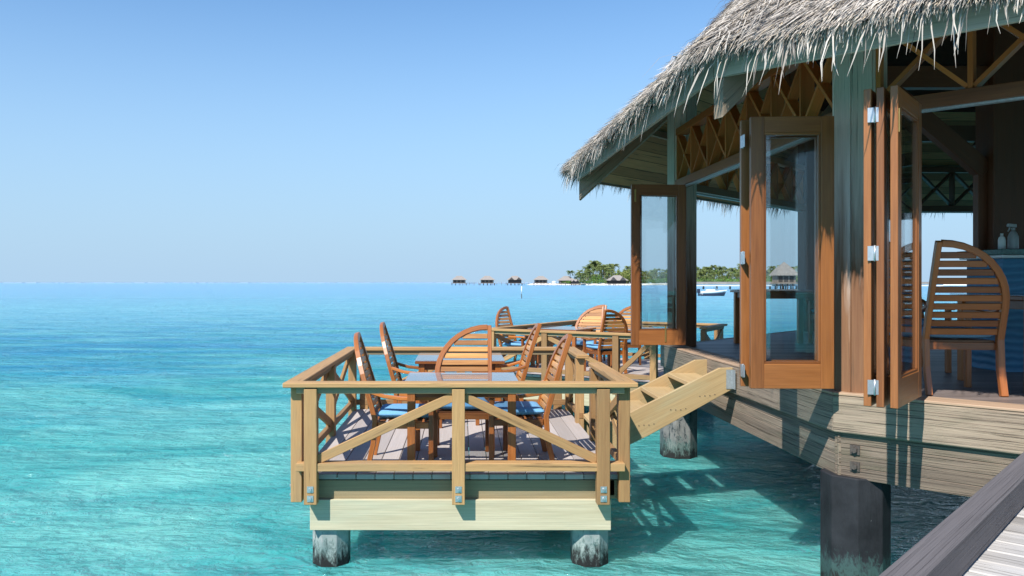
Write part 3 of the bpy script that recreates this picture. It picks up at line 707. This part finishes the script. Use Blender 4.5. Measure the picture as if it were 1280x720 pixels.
pl2=[((0,0),(W2,0),0,-1,(.02,.36,.78,.985),'V',.10,.06),
     ((0,D2),(W2,D2),0,1,(.03,.5,.97),'V',.10,.10),
     ((0,.042),(0,D2-.042),-1,0,(.01,.5,.99),'X',0,0),
     ((W2,2.6),(W2,D2-.042),1,0,(.05,.95),'X',.06,0)]
far_deck,G2=deck_platform('dining_deck','farther railed timber dining deck partly hidden behind the near deck and the folded door',(.56,15.2),math.atan2(-.54,.84),W2,D2,pl2)

# ------------------------------------------------------------------ chairs and tables
def make_chair(mat,slat,arms=True):
    root=empty('teak_chair',(0,0,0),'x','chair','x')
    W=.27; H=1.20
    # local: sitter faces +Y, straight stile on the chair's left (-X)
    def back(x,z):                                   # point on the reclined, slightly bowed back plane
        return V((x,-.235-.20*max(0,z-.44)/.76-.03*max(0,(z-.44)/.76)**2,z))
    b=MB()
    b.sweep_rect([(-W,-.30,0),(-W,-.25,.22),(-W,-.235,.44)]+[back(-W,.44+.76*t/6) for t in range(1,7)],.040,.048,(1,0,0))
    arc=[(W,-.30,0),(W,-.25,.22),(W,-.235,.44),back(W,.58),back(W,.70)]
    for k in range(1,11):
        a=math.pi/2*k/10; arc.append(back(-W+.02+(2*W-.02)*math.cos(a),.70+(H-.715)*math.sin(a)))
    b.sweep_rect(arc,.046,.052,(.0,1,.25))
    b.build('back_frame',mat,root,bevel=.004)
    b=MB(); z=.50
    while z<H-.05:
        xr=W-.02 if z<.70 else -W+.02+(2*W-.02)*math.sqrt(max(0,1-((z+.015-.70)/(H-.715))**2))-.02
        if xr>-W+.08: b.beam(back(-W+.02,z),back(xr,z),.016,.050,up=(0,-.25,1))
        z+=.066
    b.build('back_slats',slat,root,bevel=.003)
    b=MB()
    for yy,hh in ((.275,.06),(-.215,.06)): b.beam((-W+.02,yy,.385),(W-.02,yy,.385),.026,hh)
    for s in (-1,1): b.beam((s*(W-.008),-.21,.385),(s*(W-.008),.265,.385),.026,.06)
    for k in range(6): b.beam((-W+.02,-.17+.084*k,.422),(W-.02,-.17+.084*k,.422),.062,.014)
    b.build('seat_frame',mat,root,bevel=.003)
    for s in (-1,1):
        b=MB(); b.beam((s*W,.28,0),(s*W,.28,.62 if arms else .43),.046,.046,up=(0,1,0)); b.build('leg',mat,root,bevel=.004)
        if arms:
            b=MB(); b.sweep_rect([back(s*W,.70)+V((0,.01,0)),V((s*(W+.012),-.15,.655)),V((s*(W+.028),.02,.635)),V((s*(W+.03),.19,.64)),V((s*(W+.018),.31,.638)),V((s*(W+.01),.345,.63))],.05,.034,(1,0,0)); b.build('armrest',mat,root,bevel=.006)
    # cushion: a soft slab
    b=MB(); n=15; cx,cyy=W-.030,.255
    for side in (1,-1):
        for i in range(n):
            for j in range(n):
                a,c=math.sin(math.pi/2*(-1+2*i/(n-1))),math.sin(math.pi/2*(-1+2*j/(n-1)))
                e=max(abs(a),abs(c)); th=.044*(1-e**7)**.42*(1-.12*(a*a+c*c))+.003*math.sin(i*.9+side)*math.cos(j*.8+i*.3)*(1-e)
                b.v.append((a*cx,c*cyy+.035,.480+side*th))
    for i in range(n-1):
        for j in range(n-1):
            q=i*n+j; b.face((q,q+n,q+n+1,q+1),[(i*.06,j*.06)]*4,.5,0,True)
            q+=n*n; b.face((q,q+1,q+n+1,q+n),[(i*.06,j*.06)]*4,.5,0,True)
    o=b.build('cushion',M['cushion'],root,recalc=True)
    return root
def make_table(w,d,h):
    root=empty('teak_table',(0,0,0),'x','table','x')
    for sx in (-1,1):
        for sy in (-1,1):
            b=MB(); b.box(sx*(w/2-.075)-.036,sx*(w/2-.075)+.036,sy*(d/2-.075)-.036,sy*(d/2-.075)+.036,0,h-.045,2); b.build('leg',M['teak'],root,bevel=.004)
    b=MB()
    for sy in (-1,1): b.beam((-w/2+.11,sy*(d/2-.075),h-.085),(w/2-.11,sy*(d/2-.075),h-.085),.03,.07)
    for sx in (-1,1): b.beam((sx*(w/2-.075),-d/2+.11,h-.085),(sx*(w/2-.075),d/2-.11,h-.085),.03,.07)
    b.build('apron',M['teak'],root,bevel=.003)
    b=MB()
    for sy in (-1,1): b.box(-w/2,w/2,sy*(d/2-.03)-.03,sy*(d/2-.03)+.03,h-.044,h-.014,0)
    for sx in (-1,1): b.box(sx*(w/2-.03)-.03,sx*(w/2-.03)+.03,-d/2+.062,d/2-.062,h-.044,h-.014,1)
    b.build('top_frame',M['teak'],root,bevel=.003)
    b=MB(); b.box(-w/2-.003,w/2+.003,-d/2-.003,d/2+.003,h-.011,h,0); b.build('glass_sheet',M['table_glass'],root,bevel=.003)
    return root
chair_p=make_chair(M['teak'],M['teak_slat']); chair_in=make_chair(M['teak_shaded'],M['teak_shaded']); table_p=make_table(1.06,1.0,.78)
used={}
def place(proto,x,y,z,rot,label,group,scale=1.0):
    o=proto if proto.name not in used else copy_tree(proto)
    used[proto.name]=1
    o.location=(x,y,z); o.rotation_euler=(0,0,R(rot)); o['label']=label; o['group']=group
    if scale!=1: o.scale=(scale,)*3
    return o
g='tables on the sea decks and inside the pavilion'
place(table_p,.0,7.68,DK,0,'teak table with bluish glass top behind the front railing of the near deck',g)
place(table_p,-.02,9.95,DK,0,'teak table with glass top at the back railing of the near deck',g)
place(table_p,2.05,16.3,DK,-32,'teak table on the farther deck between a lone chair and a group of chairs',g)
place(table_p,3.55,15.9,DK,-32,'teak table on the farther deck mostly hidden behind the folded glass door',g)
place(table_p,4.68,11.75,DECK,0,'teak table inside the pavilion beyond the folding door, toward the boat',g,1.06)
place(table_p,5.25,7.15,DECK,0,'teak table at right edge of the photo beside the large brown chair',g,1.06)
g='slatted teak chairs with quarter round backs'
place(chair_p,-.56,7.62,DK,-90,'teak armchair side on, at left of the front table nearest the railing',g)
place(chair_p,-.52,9.62,DK,-92,'teak armchair side on, at left of the rear table on the near deck',g)
place(chair_p,.02,8.08,DK,180,'golden teak chair facing the camera, its fan back rising between the two near tables',g,1.03)
place(chair_p,.46,9.80,DK,92,'teak armchair side on, at right of the rear table on the near deck',g)
place(chair_p,.55,7.78,DK,92,'teak armchair side on, at right of the front table beside the corner post',g)
place(chair_p,1.13,15.9,DK,-128,'lone chair standing apart at left end of the farther deck table',g)
place(chair_p,2.50,16.2,DK,158,'light slatted chair on the farther deck, tucked behind the chair that turns its back',g)
place(chair_p,2.70,15.1,DK,22,'chair with its back to the camera behind the railing of the farther deck',g)
place(chair_p,2.74,17.2,DK,158,'chair on the farther deck whose back tip shows above the light slatted chair',g)
place(chair_p,3.45,16.75,DK,170,'farther deck chair whose blue seat and legs show beside the folded glass door',g)
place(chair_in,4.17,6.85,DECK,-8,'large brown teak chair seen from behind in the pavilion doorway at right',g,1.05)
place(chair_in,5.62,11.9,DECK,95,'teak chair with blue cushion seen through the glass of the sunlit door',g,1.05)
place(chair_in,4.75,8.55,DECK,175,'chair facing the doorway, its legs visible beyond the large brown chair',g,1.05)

# ------------------------------------------------------------------ far lagoon: stake, boat, jetty, villas, island
def far(u,Y,z=0): return V(((u-577)/1000*Y,Y,z))
p=far(652,126); b=MB(); b.tube([(p.x,p.y,-1.4),(p.x,p.y,.7)],.07,6); b.tube([(p.x,p.y,.701),(p.x,p.y,1.9)],.09,6,mat=1); tag(b.build('marker_post',[M['villa_dark'],M['white']]),'thin white marker post standing in the open lagoon','marker post')

bo=empty('speedboat',(*far(891,150)[:2],0),'white speedboat with dark hull stripe and outboard motor moored on the lagoon','boat')
def hull(name,zs,ws,mat,x0,x1,ox,oy):
    b=MB(); n=12
    for i in range(n+1):
        t=i/n; x=x0+(x1-x0)*t; f=1-max(0,(t-.45)/.55)**2.2
        for z,w,rk in zip(zs,ws,(0,.35)):
            zz=z+(.30*t*t if z>0.3 else .12*t*t); xx=x+rk*t*t
            b.v.append((ox+xx,oy-w*f-.01,zz)); b.v.append((ox+xx,oy+w*f+.01,zz))
    for i in range(n):
        q=i*4
        for a,c in ((0,2),(3,1)): b.face((q+a,q+4+a,q+4+c,q+c),[(0,0)]*4,.5,0,True)
        b.face((q+2,q+6,q+7,q+3),[(0,0)]*4,.5); b.face((q+0,q+1,q+5,q+4),[(0,0)]*4,.5)
    b.face((0,2,3,1),[(0,0)]*4,.5)
    return b.build(name,mat,bo)
ox,oy=bo.location.x,bo.location.y
hull('lower_hull',(-.2,.42),(.75,1.0),M['navy'],-2.4,2.1,ox,oy); hull('upper_hull',(.43,.85),(1.0,1.12),M['white'],-2.4,2.35,ox,oy)
b=MB(); b.prism([(ox+.2,oy-.8,.9),(ox+.95,oy-.8,1.02),(ox+.35,oy-.72,1.65)],(0,1.6,0)); b.build('windscreen',M['glass'],bo)
b=MB(); b.box(ox-1.2,ox+.3,oy-.55,oy+.55,.86,1.2,0); b.build('console',M['white'],bo,bevel=.08)
b=MB(); b.box(ox-2.95,ox-2.42,oy-.25,oy+.25,.55,1.30,2); b.box(ox-2.8,ox-2.6,oy-.08,oy+.08,-.4,.55,2); b.build('outboard_motor',M['navy'],bo,bevel=.06)

jt=empty('concrete_jetty',(130,300,0),'long pale concrete jetty crossing behind the speedboat','jetty')
b=MB(); b.box(84,180,299,303,1.15,1.9,0); b.build('deck',M['white'],jt)
b=MB(); b.box(84,180,298.7,298.95,1.95,2.75,0); b.build('parapet',M['villa_roof'],jt)
b=MB()
for k in range(20): b.tube([(86+k*5,301,-1.4),(86+k*5,301,1.14)],.35,8)
b.build('pier_pile',M['villa_wall'],jt)

def villa(u,Y,w,dark=False,label='',rot=0,name='overwater_villa',h=1.0,spire=False,group='thatched villas along the lagoon',zb=2.0):
    c=far(u,Y); root=empty(name,(c.x,c.y,0),label,'villa',group)
    x,y=c.x,c.y; d=w*.8
    b=MB(); b.box(x-w*.55,x+w*.55,y-d*.6,y+d*.55,zb-.4,zb,0); b.build('platform',M['villa_wall'],root)
    b=MB()
    for i in range(5):
        for j in range(2): b.tube([(x-w*.48+i*w*.24,y-d*.5+j*d,-1.4),(x-w*.48+i*w*.24,y-d*.5+j*d,zb-.41)],.22,6)
    b.build('stilt',M['villa_dark'],root)
    b=MB(); b.box(x-w*.42,x+w*.42,y-d*.36,y+d*.4,zb,zb+2.9*h,0); wl_=b.build('wall',M['villa_dark'] if dark else M['villa_wall'],root)
    for k in range(3):
        b=MB(); b.box(x-w*.36+k*w*.25,x-w*.18+k*w*.25,y-d*.36-.06,y-d*.36-.01,zb+.3,zb+2.4*h,0); b.build('window',M['villa_dark'],root)
    # hip roof with eave thickness
    b=MB(); z0=zb+2.7*h; z1=z0+w*(.27 if not spire else .62); rx=w*.16 if not spire else .05
    lo=[(x-w*.53,y-d*.55,z0),(x+w*.53,y-d*.55,z0),(x+w*.53,y+d*.55,z0),(x-w*.53,y+d*.55,z0)]
    m=[(x-w*.36,y-d*.34,z0+(z1-z0)*.42),(x+w*.36,y-d*.34,z0+(z1-z0)*.42),(x+w*.36,y+d*.34,z0+(z1-z0)*.42),(x-w*.36,y+d*.34,z0+(z1-z0)*.42)]
    t=[(x-rx,y-.1,z1),(x+rx,y-.1,z1),(x+rx,y+.1,z1),(x-rx,y+.1,z1)]
    b.v=lo+m+t
    for k in (0,4):
        for i in range(4): b.face((k+i,k+(i+1)%4,k+4+(i+1)%4,k+4+i),[(0,0)]*4,.5)
    b.face((3,2,1,0),[(0,0)]*4,.5); b.face((8,9,10,11),[(0,0)]*4,.5)
    b.build('roof',M['villa_roof'],root)
    if dark:
        for s in (-1,1):
            b=MB(); xx=x+s*w*.24; b.prism([(xx-w*.16,y-d*.58,z0+.1),(xx+w*.16,y-d*.58,z0+.1),(xx,y-d*.58,z0+w*.17)],(0,d*.3,0)); b.build('gable',M['villa_dark'],root)
    return root
villa(574,690,13,label='leftmost thatched overwater villa on the horizon')
villa(609,690,13,label='second thatched overwater villa from the left on the horizon')
villa(643.5,690,13,dark=True,label='overwater villa with two dark gables under its thatched roof')
villa(676,690,12.5,label='thatched overwater villa nearest to the white sandbank')
bw=empty('boardwalk',(40,705,0),'low boardwalk on stilts linking the overwater villas','boardwalk')
b=MB(); b.box(-6,92,702,704,1.7,1.95,0); b.build('deck',M['villa_wall'],bw)
b=MB()
for k in range(25): b.tube([(-5+k*4,703,-1.3),(-5+k*4,703,2.9)],.16,6)
b.build('post',M['villa_wall'],bw)

# island ground
b=MB(); n=64
x0,x1=62,640
ring=[]
for lev,(sc,z) in enumerate(((1.0,-1.5),(.985,.25),(.95,1.3),(.80,1.7))):
    for k in range(n):
        a=2*math.pi*k/n; rr=1+.05*math.sin(3*a+1)+.03*math.sin(7*a)
        X=(x0+x1)/2+(x1-x0)/2*math.cos(a)*rr*(1-(1-sc)*.35); Yy=790+100*math.sin(a)*rr*sc if True else 0
        b.v.append((X,Yy,z))
for lev in range(3):
    for k in range(n):
        j=(k+1)%n; b.face((lev*n+k,lev*n+j,lev*n+n+j,lev*n+n+k),[(0,0)]*4,.5,0,True)
b.face(tuple(3*n+k for k in range(n)),[(0,0)]*n,.5)
tag(b.build('island_beach',M['sand']),kind='structure')
b=MB(); b.prism([(-40,3000,.02),(60,3000,.02),(60,3020,.02),(-40,3020,.02)],(0,0,.8))
X=-1760
while X<420:
    L=rng.uniform(8,45); b.box(X,X+L,3000,3030,-.2,rng.uniform(.3,1.3),0); X+=L+rng.uniform(0,14)
tag(b.build('reef_surf',M['foam']),kind='stuff')

def palm_mesh(h,seed,mat):
    rg=random.Random(seed); root=empty('coconut_palm',(0,0,0),'x','palm tree','x')
    b=MB(); lean=rg.uniform(-.12,.12)*h
    pts=[(lean*t*t,0,h*t) for t in [0,.25,.5,.75,1]]; b.tube(pts,[.30,.24,.2,.18,.16],6); b.build('trunk',M['trunk'],root)
    b=MB(); top=V((lean,0,h)); n=24
    for k in range(n):
        a=2*math.pi*k/n*1.618*3; el=rg.uniform(-.35,1.15); L=rg.uniform(3.6,5.0)
        d=V((math.cos(a),math.sin(a),0)); p=top.copy(); pts=[p.copy()]; e=el
        for q in range(6):
            p=p+(d*math.cos(e)+V((0,0,math.sin(e))))*(L/6); pts.append(p.copy()); e-=rg.uniform(.22,.36)
        side=d.cross(V((0,0,1))); r=rg.random()
        for q in range(6):
            for s in (-1,1):
                for w in range(2):
                    c=pts[q].lerp(pts[q+1],w*.5+.1); ll=1.25*math.sin(math.pi*min(1,(q+w*.5+.7)/6.8))+.25
                    tip=c+side*s*ll*.8+d*.35+V((0,0,-ll*rg.uniform(.35,.75)))
                    i=len(b.v); dw=d*.22
                    b.v.extend([tuple(c-dw),tuple(c+dw),tuple(tip)]); b.face((i,i+1,i+2),[(0,0)]*3,min(1,max(0,r+rg.gauss(0,.15))))
    b.build('crown',mat,root); return root
def bush_mesh(w,h,seed,mat,name,leaf=.8,n=420,trunk=False):
    rg=random.Random(seed); root=empty(name,(0,0,0),'x','bush' if not trunk else 'tree','x')
    if trunk:
        b=MB(); b.tube([(0,0,-.2),(.2,0,h*.3),(.1,.1,h*.6)],[.5,.4,.25],6)
        for k in range(5): a=k*1.26; b.tube([(.15,0,h*.35),(math.cos(a)*w*.25,math.sin(a)*w*.25,h*.62)],[.25,.1],5)
        b.build('trunk',M['trunk'],root)
    b=MB(); lobes=[(rg.uniform(-.33,.33)*w,rg.uniform(-.33,.33)*w,h*rg.uniform(.35,.72),rg.uniform(.2,.36)) for _ in range(9)]
    for k in range(n):
        lx,ly,lz,lr=lobes[k%9]; v=V((rg.gauss(0,1),rg.gauss(0,1),rg.gauss(0,1))).normalized()*rg.uniform(.65,1.05)
        c=V((lx+v.x*lr*w,ly+v.y*lr*w,max(.1,lz+v.z*lr*h*.95))); nn=(v+V((rg.gauss(0,.5),rg.gauss(0,.5),rg.gauss(0,.5)+.3))).normalized()
        s=nn.cross(V((rg.gauss(0,1),rg.gauss(0,1),rg.gauss(0,1)))).normalized(); t=nn.cross(s); L=leaf*rg.uniform(.6,1.3); i=len(b.v)
        b.v.extend([tuple(c-s*L*.6),tuple(c+t*L*.4),tuple(c+s*L*.6),tuple(c-t*L*.4)]); b.face((i,i+1,i+2,i+3),[(0,0)]*4,rg.random())
    b.build('foliage',mat,root); return root
palms=[palm_mesh(11,1,M['palm_a']),palm_mesh(12.5,2,M['palm_b']),palm_mesh(10,3,M['palm_a'])]
bushes=[bush_mesh(13,5.2,5,M['bush_a'],'green_bush'),bush_mesh(11,4.6,6,M['bush_c'],'green_bush')]
broad=[bush_mesh(14,14,7,M['bush_b'],'broad_tree',1.0,900,True),bush_mesh(14,12,8,M['bush_a'],'broad_tree',1.0,900,True)]
def putfar(proto,u,Y,z,s,label,group):
    o=place(proto,(u-577)/1000*Y,Y,z,rng.uniform(0,360),label,group,s); return o
pg='coconut palms on the far island'; pt='coconut palm with feathery crown among the trees of the far island'
putfar(palms[2],712.5,712,1.2,1.05,'single coconut palm standing apart at left end of the far island','')
del palms[2]['group']
for k in range(150):
    u=rng.uniform(722,1010); 
    if k<34: u=rng.uniform(719,768)
    elif k<70: u=rng.uniform(868,935)
    near=rng.random(); Y=715+45*near
    hgt=(.48+.86*near)*rng.uniform(.85,1.12)*(1.12 if 735<u<772 else .95)
    putfar(palms[k%2],u,Y,1.5,hgt,pt,pg)
for k,(u,Y,s,q) in enumerate(((709,708,.62,0),(737,703,1.0,0),(752,704,.85,0),(764,706,.9,0),(730,707,.8,1),(800,706,1,1),(815,706,.9,0))+tuple((u,rng.uniform(704,709),rng.uniform(.75,1.1),k%2) for k,u in enumerate(range(828,1010,11)))):
    putfar(bushes[q],u,Y,1.1,s,'low round green bush along the beach of the far island','bushes on the far island beach')
for k,(u,Y,s,q) in enumerate(((778,722,1.0,0),(788,730,1.05,0),(797,724,.95,1),(768,735,.9,1),(806,735,1,0),(830,735,.9,1),(856,735,.8,1),(745,735,.8,1),(880,740,.72,1),(905,742,.75,1),(930,742,.72,1),(960,740,.75,1))):
    putfar(broad[q],u,Y,1.3,s,'broad crowned bright green tree between the palms of the far island','broad trees on the far island')
# closed wood behind the shore trees
b=MB(); rg=random.Random(5)
for k in range(14000):
    u=rg.uniform(716,1015); Yw=rg.uniform(738,775); hh=(3+9*min(1,(u-716)/14))*(.8+.25*math.sin(u*.31)+.15*math.sin(u*.83+1)); c=V(((u-577)/1000*Yw,Yw,1.2+hh*rg.random()**.6))
    nn=V((rg.gauss(0,1),rg.gauss(0,1)-.6,rg.gauss(0,1)+.6)).normalized(); q=nn.cross(V((rg.gauss(0,1),rg.gauss(0,1),rg.gauss(0,1)))).normalized(); t=nn.cross(q); L=rg.uniform(.6,1.5); i=len(b.v)
    b.v.extend([tuple(c-q*L*.7),tuple(c+t*L*.4),tuple(c+q*L*.7),tuple(c-t*L*.4)]); b.face((i,i+1,i+2,i+3),[(0,0)]*4,rg.random(),rg.choice((0,1,3,3,4,2)))
tag(b.build('island_wood',[M['palm_a'],M['palm_b'],M['bush_c'],M['bush_a'],M['bush_b']]),kind='stuff')
villa(771,700,17,dark=True,label='thatched beach hut with dark open front on the island sand',name='beach_hut',group='beach huts',zb=1.5)
villa(708,716,15,label='pale thatched hut half hidden by a bush at left end of the island',name='beach_hut',group='beach huts',zb=1.5)
villa(719,703,7,dark=True,label='small brown hut between two bushes under the palms',name='beach_hut',group='beach huts',h=.8,zb=1.3)
villa(980,298,8.2,label='spire roofed thatched jetty house seen through the door glass',name='jetty_house',group='jetty',spire=True,zb=2.4)
c=far(692.5,700); b=MB(); b.tube([(c.x,c.y,0),(c.x,c.y,3.6)],.08,6); 
ps=[(c.x,c.y,2.3),(c.x,c.y,2.9),(c.x,c.y,3.5),(c.x,c.y,3.8)]; b.tube(ps,[2.3,1.9,1.0,.1],10)
tag(b.build('beach_parasol',M['white']),'white round beach parasol on the sandbank left of the island','parasol')
for o in list(bpy.data.objects):
    if o.get('group')=='' : del o['group']
